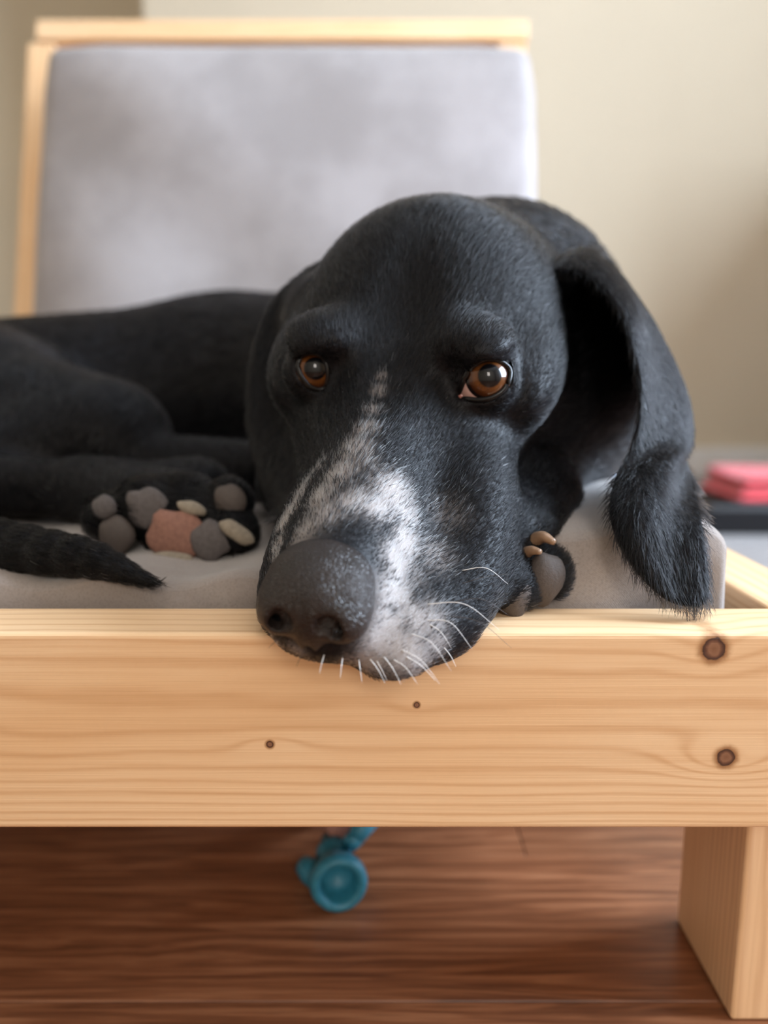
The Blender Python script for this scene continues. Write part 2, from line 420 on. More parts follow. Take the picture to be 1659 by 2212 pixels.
TAB = np.array([  # y, half width, top, bottom, exponent, lower flare
    (162, 8, -10, -22, 2.0, .0), (152, 17, -2, -28, 2.2, .02), (138, 22.5, 7, -35, 2.3, .08), (122, 26, 10, -43, 2.3, .15), (100, 29, 9.5, -51, 2.35, .22), (75, 33, 8, -58, 2.35, .28),
    (50, 38, 7.5, -60, 2.3, .34), (30, 46, 9, -64, 2.25, .28), (12, 55, 14, -67, 2.2, .18), (-5, 63, 21, -69, 2.2, .08), (-25, 69, 27, -71, 2.2, .03),
    (-50, 73, 31, -73, 2.2, 0), (-80, 72, 32, -73, 2.15, 0), (-110, 66, 29, -71, 2.1, 0), (-140, 56, 21, -67, 2.0, 0), (-170, 44, 8, -60, 2.0, 0)], float)[::-1]
TD = catmull(TAB, 400)
def head_sdf(l):
    xs = l[:, 0]; x = np.abs(xs); y = l[:, 1]; z = l[:, 2]
    yy = np.clip(y, -168, 160); w, zt, zb, e, s = [np.interp(yy, TD[:, 0], TD[:, i]) for i in range(1, 6)]
    zc = (zt + zb) / 2; hh = (zt - zb) / 2; dz = (z - zc) / hh
    we = w * (1 + s * np.clip(-dz, -1, 1)) * (1 - .10 * np.clip(dz, 0, 1))
    q = ((x / we) ** e + np.abs(dz) ** e) ** (1 / e)
    d = (q - 1) * np.minimum(we, hh) * .9
    d = smax(d, y - 153, 14); d = smax(d, -160 - y, 40)
    a = np.stack([x, y, z], -1)
    d = smin(d, ell(a, (38, -6, 15), (19, 18, 12)), 12)           # brows
    d = smin(d, ell(a, (61, -32, -16), (15, 34, 15)), 16)         # cheek bones
    d = smin(d, ell(a, (25, 88, -36), (16, 46, 18)), 14)          # flews
    d = smin(d, ell(l, (27, 122, -33), (17, 26, 12)), 14); d = smin(d, ell(l, (40, 98, -42), (21, 30, 16)), 14); d = smin(d, ell(l, (46, 70, -42), (18, 32, 18)), 14)   # the flew spread on the rail
    d = smin(d, ell(l, (44, 42, -36), (18, 34, 22)), 16)          # cheek
    d = smin(d, ell(a, (0, 68, -66), (28, 60, 14)), 10)           # lower jaw
    d = smax(d, -cone(a, (0, 24, 24), (0, -80, 44), 13, 16), 18)  # furrow
    d = smax(d, -ell(a, (31, 34, 10), (9, 26, 9)), 14)            # hollow before the eye
    d = smax(d, -ell(a, (58, 6, 6), (11, 10, 9)), 10)
    lid = np.minimum(np.sqrt(((l - EYL_L) ** 2).sum(-1)), np.sqrt(((l - EYL_R) ** 2).sum(-1))) - (EYR * 1000 + 1.6)
    d = smin(d, lid, 5)
    return d
EYL_L, EYL_R = to_loc(eL), to_loc(eR)
POLY_L = np.array([(986, 863), (1008, 862), (1035, 864), (1062, 859), (1086, 844), (1099, 822), (1101, 800), (1088, 785), (1064, 777), (1040, 780), (1018, 795), (1002, 822), (992, 846)], float)
POLY_R = np.array([(643, 790), (650, 772), (668, 763), (690, 768), (703, 782), (708, 805), (706, 830), (698, 840), (684, 841), (666, 832), (651, 812)], float)
def poly_sd(px, py, P):
    d = np.full(px.shape, 1e9); ins = np.zeros(px.shape, bool); n = len(P)
    for i in range(n):
        a = P[i]; b = P[(i + 1) % n]; e = b - a; wx = px - a[0]; wy = py - a[1]
        t = np.clip((wx * e[0] + wy * e[1]) / (e @ e), 0, 1)
        d = np.minimum(d, np.hypot(wx - t * e[0], wy - t * e[1]))
        c = ((a[1] > py) != (b[1] > py)) & (px < (b[0] - a[0]) * (py - a[1]) / (b[1] - a[1] + 1e-12) + a[0])
        ins ^= c
    return np.where(ins, -d, d)
hw = lambda *l: to_w(l)
TAIL = catmull([(-.46, .66, .275), (-.42, .52, .262), (-.33, .428, .258), (-.255, .396, .247), (-.195, .382, .2405), (-.146, .3625, .2410), (-.118, .3530, .2350), (-.100, .3465, .2290)], 24)
TAILR = np.interp(np.linspace(0, 7, 24), range(8), [.026, .022, .0195, .0175, .0148, .0090, .0036, .0006])
def body_sdf(p):
    d = cone(p, hw(0, -90, -28), (.085, .585, .362), .068, .080)
    d = smin(d, cone(p, (.085, .585, .362), (.05, .69, .315), .080, .096), .04)
    d = smin(d, ell(p, pix(1215, 830, .53), (.060, .075, .072)), .03)   # neck side under the ear
    d = smin(d, cone(p, (.06, .68, .315), (-.16, .80, .300), .098, .102), .05)
    d = smin(d, cone(p, (-.16, .80, .300), (-.40, .74, .290), .102, .088), .04)
    d = smin(d, ell(p, (.065, .53, .300), (.085, .10, .060)), .03)
    d = smin(d, ell(p, (-.36, .645, .298), (.115, .085, .078)), .022)        # thigh
    d = smin(d, cone(p, (-.33, .62, .295), (-.205, .565, .280), .066, .047), .02)
    d = smin(d, cone(p, (-.205, .56, .275), (-.36, .505, .262), .042, .024), .016)
    d = smin(d, cone(p, (-.36, .505, .262), (-.17, .487, .256), .024, .016), .012)
    d = smin(d, cone(p, (-.17, .487, .256), (-.118, .482, .2565), .017, .021), .01)    # hind paw
    d = smin(d, cone(p, (-.19, .487, .256), (-.115, .438, .250), .020, .024), .012)
    d = smin(d, cone(p, (-.25, .56, .262), (-.09, .535, .262), .03, .021), .012)       # second hind leg
    d = smin(d, cone(p, (-.02, .60, .29), (-.055, .475, .262), .05, .024), .02)        # far foreleg
    d = smin(d, cone(p, (.10, .53, .280), (.085, .425, .262), .034, .022), .02)        # foreleg
    d = smin(d, cone(p, (.085, .425, .262), (.073, .370, .246), .022, .017), .012)
    for i in range(len(TAIL) - 1):
        d = smin(d, cone(p, TAIL[i], TAIL[i + 1], TAILR[i], TAILR[i + 1]), .003)
    return d
# front paw toes (front of the paw, pads looking at the camera)
PAWF = [(1183, 1238, .362, .0112), (1122, 1278, .356, .0100), (1212, 1215, .374, .0095), (1160, 1205, .376, .0100)]
PAWH = [(306, 1096, .432, .0160), (232, 1115, .434, .0130), (490, 1088, .436, .0150), (508, 1150, .426, .0130), (395, 1150, .430, .0225)]
def dog_sdf(p):
    p = np.asarray(p, float); d = body_sdf(p)
    for q in PAWF: d = smin(d, ell(p, pix(*q[:3]), (q[3], .013, q[3] * 1.2)), .005)
    for q in PAWH: d = smin(d, ell(p, pix(*q[:3]), (q[3], .016, q[3])), .006)
    l = to_loc(p); near = (np.abs(l[:, 0]) < 120) & (l[:, 1] > -215) & (l[:, 1] < 175) & (np.abs(l[:, 2] + 20) < 120)
    if near.any():
        h = head_sdf(l[near]) / 1000.0
        d[near] = smin(d[near], h, .022)
    # contact with rail and cushion: flesh flattens on them
    rail = np.maximum(np.maximum(RF - .0008 - p[:, 1], p[:, 1] - RB), p[:, 2] - RT - .0006)
    d = smax(d, -rail, .004)
    cush = smax(CF - .001 - p[:, 1], p[:, 2] - (CT + .0005 - cushion_press(p[:, 0])), .016)
    d = smax(d, -cush, .004)
    # the openings of the eyes
    for c, P in ((eL, POLY_L), (eR, POLY_R)):
        nr = np.sqrt(((p - c) ** 2).sum(-1)) < .034
        if nr.any():
            px, py, Z = proj(p[nr]); zc = proj(c)[2]
            s = poly_sd(px, py, P) * zc / FPX
            cut = np.maximum(s, Z - zc)
            d[nr] = np.maximum(d[nr], -cut)
    return d
def surface_nets(fn, lo, hi, h):
    lo = np.asarray(lo); n = np.ceil((np.asarray(hi) - lo) / h).astype(int) + 1
    V = np.empty(n, np.float32)
    ys = lo[1] + h * np.arange(n[1]); zs = lo[2] + h * np.arange(n[2]); Y, Z = np.meshgrid(ys, zs, indexing='ij')
    for i0 in range(0, n[0], 24):
        xs = lo[0] + h * np.arange(i0, min(i0 + 24, n[0]))
        P = np.empty((len(xs), n[1], n[2], 3)); P[..., 0] = xs[:, None, None]; P[..., 1] = Y; P[..., 2] = Z
        V[i0:i0 + len(xs)] = fn(P.reshape(-1, 3)).reshape(len(xs), n[1], n[2])
    S = V < 0
    cnt = np.zeros(n - 1); acc = np.zeros((*(n - 1), 3))
    cs = [(a, b, c) for a in (0, 1) for b in (0, 1) for c in (0, 1)]
    sl = lambda c: tuple(slice(c[k], n[k] - 1 + c[k]) for k in range(3))
    for a in cs:
        for k in range(3):
            if a[k] == 0:
                b = list(a); b[k] = 1
                va, vb = V[sl(a)], V[sl(b)]; m = (va < 0) != (vb < 0)
                t = np.where(m, va / np.where(m, va - vb, 1), 0)
                cnt += m
                for q in range(3): acc[..., q] += m * (a[q] + (t if q == k else 0))
    act = cnt > 0; idx = np.full(n - 1, -1); idx[act] = np.arange(act.sum())
    ci = np.argwhere(act); verts = lo + h * (ci + acc[act] / cnt[act][:, None])
    faces = []
    for k in range(3):
        u, v = (k + 1) % 3, (k + 2) % 3
        s0 = [slice(1, n[q] - 1) for q in range(3)]; s1 = list(s0); s0[k] = slice(0, n[k] - 1); s1[k] = slice(1, n[k])
        A, B = S[tuple(s0)], S[tuple(s1)]
        for flip, m in ((False, A & ~B), (True, ~A & B)):
            e = np.argwhere(m)
            if not len(e): continue
            e = e + np.array([0 if q == k else 1 for q in range(3)])
            def cell(du, dv):
                g = e.copy(); g[:, u] += du; g[:, v] += dv; return idx[g[:, 0], g[:, 1], g[:, 2]]
            Q = np.stack([cell(-1, -1), cell(0, -1), cell(0, 0), cell(-1, 0)], 1)
            faces.append(Q[:, ::-1] if flip else Q)
    F = np.concatenate(faces); F = F[(F >= 0).all(1)]
    return verts, F
def subdivide(v, F):
    E = np.sort(np.stack([F, np.roll(F, -1, 1)], -1).reshape(-1, 2), 1)
    U, inv = np.unique(E, axis=0, return_inverse=True); inv = inv.reshape(-1, 4)
    em = v[U].mean(1); fm = v[F].mean(1); n0 = len(v); n1 = n0 + len(em); fi = n1 + np.arange(len(F))
    e = inv + n0
    NF = np.concatenate([np.stack([F[:, k], e[:, k], fi, e[:, k - 1]], 1) for k in range(4)])
    return np.concatenate([v, em, fm]), NF
def grad(fn, p, h=.0004):
    f0 = fn(p); g = np.stack([fn(p + h * np.eye(3)[k]) - f0 for k in range(3)], 1) / h
    return f0, g
def project(fn, p, it=2, mx=.0025):
    for _ in range(it):
        f0, g = grad(fn, p); gg = (g * g).sum(1) + .05
        st = -(f0 / gg)[:, None] * g; L = np.linalg.norm(st, axis=1, keepdims=True)
        p = p + st * np.minimum(1, mx / (L + 1e-9))
    return p
def relax(v, F, it=2, a=.5):
    for _ in range(it):
        s = np.zeros_like(v); c = np.zeros(len(v))
        for k in range(4):
            np.add.at(s, F[:, k], v[F[:, k - 1]]); np.add.at(c, F[:, k], 1)
            np.add.at(s, F[:, k], v[F[:, (k + 1) % 4]]); np.add.at(c, F[:, k], 1)
        v = v + a * (s / c[:, None] - v)
    return v
V0, F0 = surface_nets(dog_sdf, (-.50, .235, .212), (.24, .93, .50), .004)
V0 = project(dog_sdf, V0, 2); V0, F0 = subdivide(V0, F0)
V0 = relax(V0, F0, 2, .5); V0 = project(dog_sdf, V0, 2); V0 = relax(V0, F0, 1, .3)
NB = len(F0)
# ears
def ear(front, back, bulge, thick=.0042, n=16, rows=44):
    A = catmull([pix(*q) for q in front], rows); B = catmull([pix(*q) for q in back], rows)
    vs, fs = [], []; L = 2 * n
    for i in range(rows):
        a, b = A[i], B[i]; w = b - a
        tdir = A[min(i + 1, rows - 1)] + B[min(i + 1, rows - 1)] - A[max(i - 1, 0)] - B[max(i - 1, 0)]
        nn = np.cross(w, tdir); nn /= np.linalg.norm(nn) + 1e-9; nn *= bulge[1]
        u = i / (rows - 1); th = thick * min(1, (1 - u) * 9 + .12) * (1.5 - .7 * u)
        for k in range(L):
            an = 2 * math.pi * k / L; s = .5 - .5 * math.cos(an)
            c = a + w * s + nn * bulge[0] * np.linalg.norm(w) * (4 * s * (1 - s)) + nn * .006 * math.sin(s * 7 + u * 9) * u * (1 - u) * 2
            vs.append(c + nn * th * .5 * np.sign(math.sin(an)) * abs(math.sin(an)) ** .55)
    for i in range(rows - 1):
        for k in range(L):
            fs.append((i * L + k, i * L + (k + 1) % L, (i + 1) * L + (k + 1) % L, (i + 1) * L + k))
    c0 = len(vs); vs.append(np.mean(vs[:L], 0)); c1 = len(vs); vs.append(np.mean(vs[(rows - 1) * L:rows * L], 0))
    for k in range(0, L, 2):
        fs.append((c0, (k + 2) % L, k + 1, k)); fs.append((c1, (rows - 1) * L + k, (rows - 1) * L + k + 1, (rows - 1) * L + (k + 2) % L))
    return np.array(vs), np.array(fs)
FA = [(1195, 580, .425), (1262, 590, .418), (1325, 660, .405), (1354, 740, .396), (1380, 830, .388), (1389, 900, .382), (1373, 965, .376), (1333, 1030, .366), (1318, 1110, .352), (1340, 1190, .345), (1392, 1262, .341), (1440, 1298, .338), (1478, 1310, .3375)]
FB = [(1270, 560, .490), (1322, 612, .488), (1370, 690, .484), (1400, 750, .480), (1440, 840, .472), (1464, 910, .460), (1484, 980, .440), (1500, 1050, .390), (1513, 1130, .3565), (1522, 1210, .349), (1528, 1272, .344), (1526, 1300, .340), (1510, 1312, .338)]
GA = [(720, 590, .44), (682, 590, .432), (652, 640, .425), (634, 720, .418), (627, 800, .412), (640, 880, .405), (655, 960, .398), (655, 1030, .39), (640, 1090, .384), (622, 1118, .38)]
GB = [(700, 560, .475), (640, 595, .465), (580, 655, .462), (553, 750, .458), (546, 850, .452), (548, 940, .445), (560, 1020, .432), (582, 1085, .415), (602, 1115, .398), (612, 1125, .385)]
VE1, FE1 = ear(FA, FB, (.09, -1)); VE2, FE2 = ear(GA, GB, (.16, -1))
def orient(v, f):
    q = v[f]; vol = np.einsum('ij,ij->i', q[:, 0], np.cross(q[:, 1], q[:, 2])).sum() + np.einsum('ij,ij->i', q[:, 0], np.cross(q[:, 2], q[:, 3])).sum()
    return f if vol > 0 else f[:, ::-1]
FE1, FE2 = orient(VE1 - VE1.mean(0), FE1), orient(VE2 - VE2.mean(0), FE2)
VD = np.concatenate([V0, VE1, VE2]); FD = np.concatenate([F0, FE1 + len(V0), FE2 + len(V0) + len(VE1)])
part_id = np.concatenate([np.zeros(NB, int), np.ones(len(FE1), int), np.full(len(FE2), 2)])
def vnormals(v, F):
    fn = np.cross(v[F[:, 2]] - v[F[:, 0]], v[F[:, 3]] - v[F[:, 1]]); n = np.zeros_like(v)
    for k in range(4): np.add.at(n, F[:, k], fn)
    return n / (np.linalg.norm(n, axis=1, keepdims=True) + 1e-12)
ND = vnormals(VD, FD)
bvh = BVHTree.FromPolygons([Vector(v) for v in V0.tolist()], F0.tolist())
CAMP = np.array([0, 0, CAMH])
def hit(px, py):
    d = pix(px, py, 1.0) - CAMP; r = bvh.ray_cast(Vector(CAMP), Vector(d).normalized())
    return None if r[0] is None else np.array(r[0])
# white markings as spots on the skin: (photo point, radius in mm, weight)
WH = [(824, 812, 2.2, .7), (820, 845, 3.4, .75), (806, 885, 4.4, .65), (790, 925, 6, .7), (765, 970, 8.5, .75), (735, 1020, 9, .8), (790, 1000, 7, .45),
      (640, 1085, 7, .85), (622, 1112, 8, .95), (655, 1055, 8, .85), (685, 1015, 7, .6), (598, 1205, 4, .8), (612, 1130, 7, 1), (600, 1180, 6, .9), (690, 1070, 9, .8), (700, 1110, 9, .75), (760, 1080, 9, .8), (660, 1140, 8, .7), (640, 1180, 6, .6),
      (850, 1065, 11, .95), (820, 1100, 9, .95), (875, 1110, 8, .9), (872, 1170, 9, 1), (850, 1200, 8, 1), (865, 1230, 9, 1), (850, 1285, 10, .95), (845, 1340, 10, .95),
      (825, 1385, 10, .95), (870, 1400, 11, 1), (800, 1425, 8, .9), (900, 1425, 7, .9), (760, 1425, 5, .6), (925, 1340, 9, .7), (935, 1200, 9, .45), (960, 1110, 10, .22), (940, 1390, 7, .7), (890, 1340, 9, .9), (600, 1390, 4, .6), (640, 1405, 4, .6)]
BK = [(832, 1140, 3.6, .9), (800, 1165, 5, .75), (760, 1150, 6, .8), (720, 1140, 5, .6), (790, 1130, 3, .5), (885, 1245, 3.4, .65), (905, 1285, 3.4, .7), (850, 1318, 2.5, .6), (740, 1060, 4, .6), (770, 1030, 4, .5), (650, 1110, 3, .4), (880, 1360, 2.6, .45), (825, 1260, 2, .3), (900, 1215, 2.5, .4)]
WHp = [(hit(a, b), r / 1000 * .92, w) for a, b, r, w in WH]; BKp = [(hit(a, b), r / 1000, w) for a, b, r, w in BK]
def white(p):
    q = np.zeros(len(p))
    for c, r, w in WHp:
        if c is None: continue
        q = np.maximum(q, w * np.exp(-(((p - c) ** 2).sum(1) / (r * r)) ** 1.3 * .75))
    for c, r, w in BKp:
        if c is None: continue
        q *= 1 - w * np.exp(-((p - c) ** 2).sum(1) / (r * r))
    return np.clip(q, 0, 1)
# ---- coat materials
t = NT('dog skin and undercoat')
at = t.node('ShaderNodeAttribute', attribute_name='mark')
n1 = t.noise(t.mapping(t.coord(), scale=(1, 1, 1)), 260, 4, .7); n2 = t.noise(t.coord(), 28, 3)
bl = t.mix(t.smooth(n1, .35, .7), C4(.004, .004, .005), C4(.010, .0095, .011))
t.set(Base_Color=t.mix(at.outputs['Fac'], bl, C4(.30, .265, .25)), Roughness=.40, Specular_IOR_Level=.12, Sheen_Weight=0.)
t.b.inputs['Anisotropic'].default_value = .3
t.bump(n1, .5, .0012); M_skin = t.m
t = NT('dog hair')
for nd in list(t.n):
    if nd.type == 'BSDF_PRINCIPLED': t.n.remove(nd)
hb = t.node('ShaderNodeBsdfHairPrincipled', parametrization='COLOR')
at = t.node('ShaderNodeAttribute', attribute_name='hair_color'); t.l.new(at.outputs['Color'], hb.inputs['Color'])
hb.inputs['Roughness'].default_value = .23; hb.inputs['Radial Roughness'].default_value = .28
if 'Coat' in hb.inputs: hb.inputs['Coat'].default_value = 0.
hb.inputs['IOR'].default_value = 1.25
t.l.new(hb.outputs[0], t.out.inputs['Surface']); M_hair = t.m

DO = np.array([-.1, .6, .24])
dog = mesh_obj('dog', VD, FD, M_skin, None, DO)
tag(dog, 'black dog with white freckled muzzle resting its chin on the pine rail', 'dog')
ca = dog.data.attributes.new('mark', 'FLOAT', 'POINT'); mk = np.zeros(len(VD)); hd = to_loc(VD); sel = (hd[:, 1] > -20) & (np.abs(hd[:, 0]) < 90)
mk[sel] = white(VD[sel]); ca.data.foreach_set('value', mk.astype(np.float32))

# ---- nose leather
NC = to_w((0, 133, -4))
def nose_sdf(l):
    a = np.stack([np.abs(l[:, 0]), l[:, 1], l[:, 2]], -1)
    d = ell(a, (0, 132, -1), (21, 20, 15.5))
    d = smin(d, ell(a, (11.5, 141, -4), (10.5, 11.5, 10)), 5)
    d = smin(d, ell(a, (0, 146, -9), (7, 8, 11)), 4)
    d = smax(d, -ell(a, (9.0, 154.5, 1.0), (5.0, 8.5, 4.2)), 2.0)
    d = smax(d, -cone(a, (11.5, 150, -2.5), (21.5, 138, -7), 2.6, 1.6), 1.8)
    d = smax(d, -cone(a, (0, 157, 0), (0, 154, -12), 1.1, 1.4), 1.8)
    d = smax(d, -cone(a, (0, 154, -12), (0, 150, -22), 1.4, 1.6), 1.8)
    return d
nv, nf = surface_nets(nose_sdf, (-26, 106, -28), (26, 160, 20), .8)
nv = project(nose_sdf, nv, 2, .5) if False else nv
nv = relax(nv, nf, 2, .4)
nvw = to_w(nv)
t = NT('dark nose leather'); vo = t.node('ShaderNodeTexVoronoi', feature='DISTANCE_TO_EDGE'); t.put(vo.inputs['Vector'], t.coord()); vo.inputs['Scale'].default_value = 900
cells = t.smooth(vo.outputs['Distance'], 0., .35); nn = t.noise(t.coord(), 90, 3)
t.set(Base_Color=t.mix(nn, C4(.009, .0065, .0058), C4(.028, .019, .016)), Roughness=t.smooth(nn, .3, .7, .28, .42), Specular_IOR_Level=.4)
t.bump(cells, .55, .0005); M_nose = t.m
mesh_obj('nose', nvw, orient(nvw - nvw.mean(0), nf), M_nose, dog, NC, True, DO)

# ---- eyes
def eye_mat():
    t = NT('amber brown dog eye'); x, y, z = t.sep(t.coord())
    r = t.math('SQRT', t.math('ADD', t.math('MULTIPLY', x, x), t.math('MULTIPLY', y, y))); r = t.math('MULTIPLY', r, 1000)
    an = t.math('ARCTAN2', y, x); cv = t.node('ShaderNodeCombineXYZ'); t.put(cv.inputs[0], t.math('MULTIPLY', t.math('SINE', an), 1.)); t.put(cv.inputs[1], t.math('COSINE', an)); t.put(cv.inputs[2], t.math('MULTIPLY', r, .06))
    fib = t.noise(cv.outputs[0], 14, 3, .6)
    iris = t.mix(fib, C4(.045, .013, .003), C4(.165, .058, .013))
    iris = t.mix(t.smooth(r, 6.6, 9.0), iris, C4(.05, .014, .004))
    iris = t.mix(t.smooth(r, 5.0, 6.0, 1., 0.), iris, C4(.002, .002, .003))
    scl = t.mix(t.noise(t.coord(), 160, 3), C4(.60, .43, .39), C4(.48, .26, .22))
    c = t.mix(t.smooth(r, 8.8, 9.8), iris, C4(.006, .004, .004)); c = t.mix(t.smooth(r, 10.4, 10.9), c, scl)
    front = t.smooth(z, 0, .001); c = t.mix(front, scl, c)
    t.set(Base_Color=c, Roughness=.35, Coat_Weight=1.0, Specular_IOR_Level=.08); t.b.inputs['Coat Roughness'].default_value = .02; t.b.inputs['Coat IOR'].default_value = 1.4
    return t.m
M_eye = eye_mat(); M_rim = plain_mat('wet black eyelid rim', (.006, .005, .005), .35, .08, spec=.25)
M_caruncle = plain_mat('pink eye corner', (.42, .16, .13), .3, .5)
def sph_hit(px, py, c, R):
    d = pix(px, py, 1.0) - CAMP; d /= np.linalg.norm(d); oc = CAMP - c; b = oc @ d; q = b * b - (oc @ oc - R * R)
    if q < 0: s = -b; p = CAMP + d * s; v = p - c; return c + v / np.linalg.norm(v) * R
    return CAMP + d * (-b - math.sqrt(q))
for c, P, gz in ((eL, POLY_L, (1058, 811)), (eR, POLY_R, (681, 796))):
    g = sph_hit(*gz, c, EYR) - c; g /= np.linalg.norm(g)
    bm = bmesh.new(); bmesh.ops.create_uvsphere(bm, u_segments=48, v_segments=32, radius=EYR)
    for v in bm.verts:                      # the cornea stands a little proud
        if v.co.z > 0:
            rr = math.hypot(v.co.x, v.co.y)
            if rr < .0098: v.co.z += .0011 * (1 - (rr / .0098) ** 2)
    o = bm_obj('eye', bm, M_eye, dog, Vector(c) - Vector(DO), Vector(g).to_track_quat('Z', 'Y').to_euler(), True)
    cen = P.mean(0)
    loop = np.array([sph_hit(*(q), c, EYR * 1.035) for q in catmull(np.concatenate([P, P[:1]]), 61)[:-1]])
    v_, f_ = tube(loop, .00135, 8, True)
    rim = mesh_obj('eyelid_rim', v_, f_, M_rim, o, c, True, DO)
    rim.matrix_parent_inverse = (Matrix.Translation(o.location) @ o.rotation_euler.to_matrix().to_4x4()).inverted()
q = sph_hit(996, 856, eL, EYR * .99)
bm = bmesh.new(); bmesh.ops.create_icosphere(bm, subdivisions=2, radius=.0023)
bm_obj('eye_corner', bm, M_caruncle, dog, Vector(q) - Vector(DO), (0, 0, 0), True)

# ---- paw pads and claws
t = NT('dark brown paw pad'); nn = t.noise(t.coord(), 700, 4, .7)
t.set(Base_Color=t.mix(nn, C4(.045, .034, .030), C4(.10, .078, .066)), Roughness=.62); t.bump(nn, .6, .0006); M_pad = t.m
M_padpink = plain_mat('pink paw pad', (.30, .145, .105), .8, bump=.4, bscale=500); M_padgrey = plain_mat('grey paw pad', (.115, .098, .095), .8, bump=.4, bscale=500)
M_claw = plain_mat('brown horn claw', (.33, .20, .12), .3, .3); M_pale = plain_mat('cream paw fur', (.30, .25, .19), .9, bump=.5, bscale=400)
def pad(name, q, r, mat, ry=.6, rz=0., lump=.12):
    bm = bmesh.new(); bmesh.ops.create_icosphere(bm, subdivisions=3, radius=1)
    for v in bm.verts:
        n = v.co.copy(); k = 1 + lump * math.sin(3 * n.x + 1.3 * n.z + q[0]) * math.sin(2.2 * n.z + 2 * n.x)
        v.co = Vector((n.x * r[0] * k, n.y * r[1], n.z * r[2] * k))
    return bm_obj(name, bm, mat, dog, Vector(pix(*q)) - Vector(DO), (0, rz, 0), True)
pad('paw_pad', (1172, 1252, .352), (.0098, .0075, .0135), M_pad, rz=.35)
pad('paw_pad', (1110, 1285, .347), (.0085, .0075, .0110), M_pad, rz=.2)
def claw(p0, p1, p2, r, mat=None):
    pts = catmull([pix(*p0), pix(*p1), pix(*p2)], 10); v_, f_ = tube(pts, r * np.linspace(1, .25, 10) ** .8, 10)
    mesh_obj('claw', v_, f_, mat or M_claw, dog, pts[0], True, DO)
claw((1150, 1172, .362), (1172, 1160, .355), (1198, 1172, .350), .0042); claw((1125, 1205, .358), (1145, 1190, .351), (1168, 1192, .346), .0036)
pad('paw_pad', (380, 1155, 0.4145), (0.0162, .0055, 0.0149), M_padpink, lump=.2); pad('paw_pad', (452, 1168, 0.4135), (0.0108, .005, 0.0108), M_padgrey, lump=.2)
pad('paw_pad', (312, 1098, 0.4190), (0.0126, .0050, 0.0126), M_padgrey, lump=.2); pad('paw_pad', (494, 1085, 0.4225), (0.0095, .0045, 0.0108), M_pad); pad('paw_pad', (226, 1096, 0.4190), (0.0067, .0045, 0.0067), M_padgrey); pad('paw_pad', (250, 1155, 0.4190), (0.0099, .005, 0.0108), M_pad)
pad('paw_fur_tuft', (512, 1150, 0.4100), (0.0108, .0045, 0.0049), M_pale, rz=.6); pad('paw_fur_tuft', (415, 1098, 0.4135), (0.0081, .004, 0.0036), M_pale, rz=.3); pad('paw_fur_tuft', (365, 1206, 0.4120), (0.0135, .004, 0.0036), M_pale)

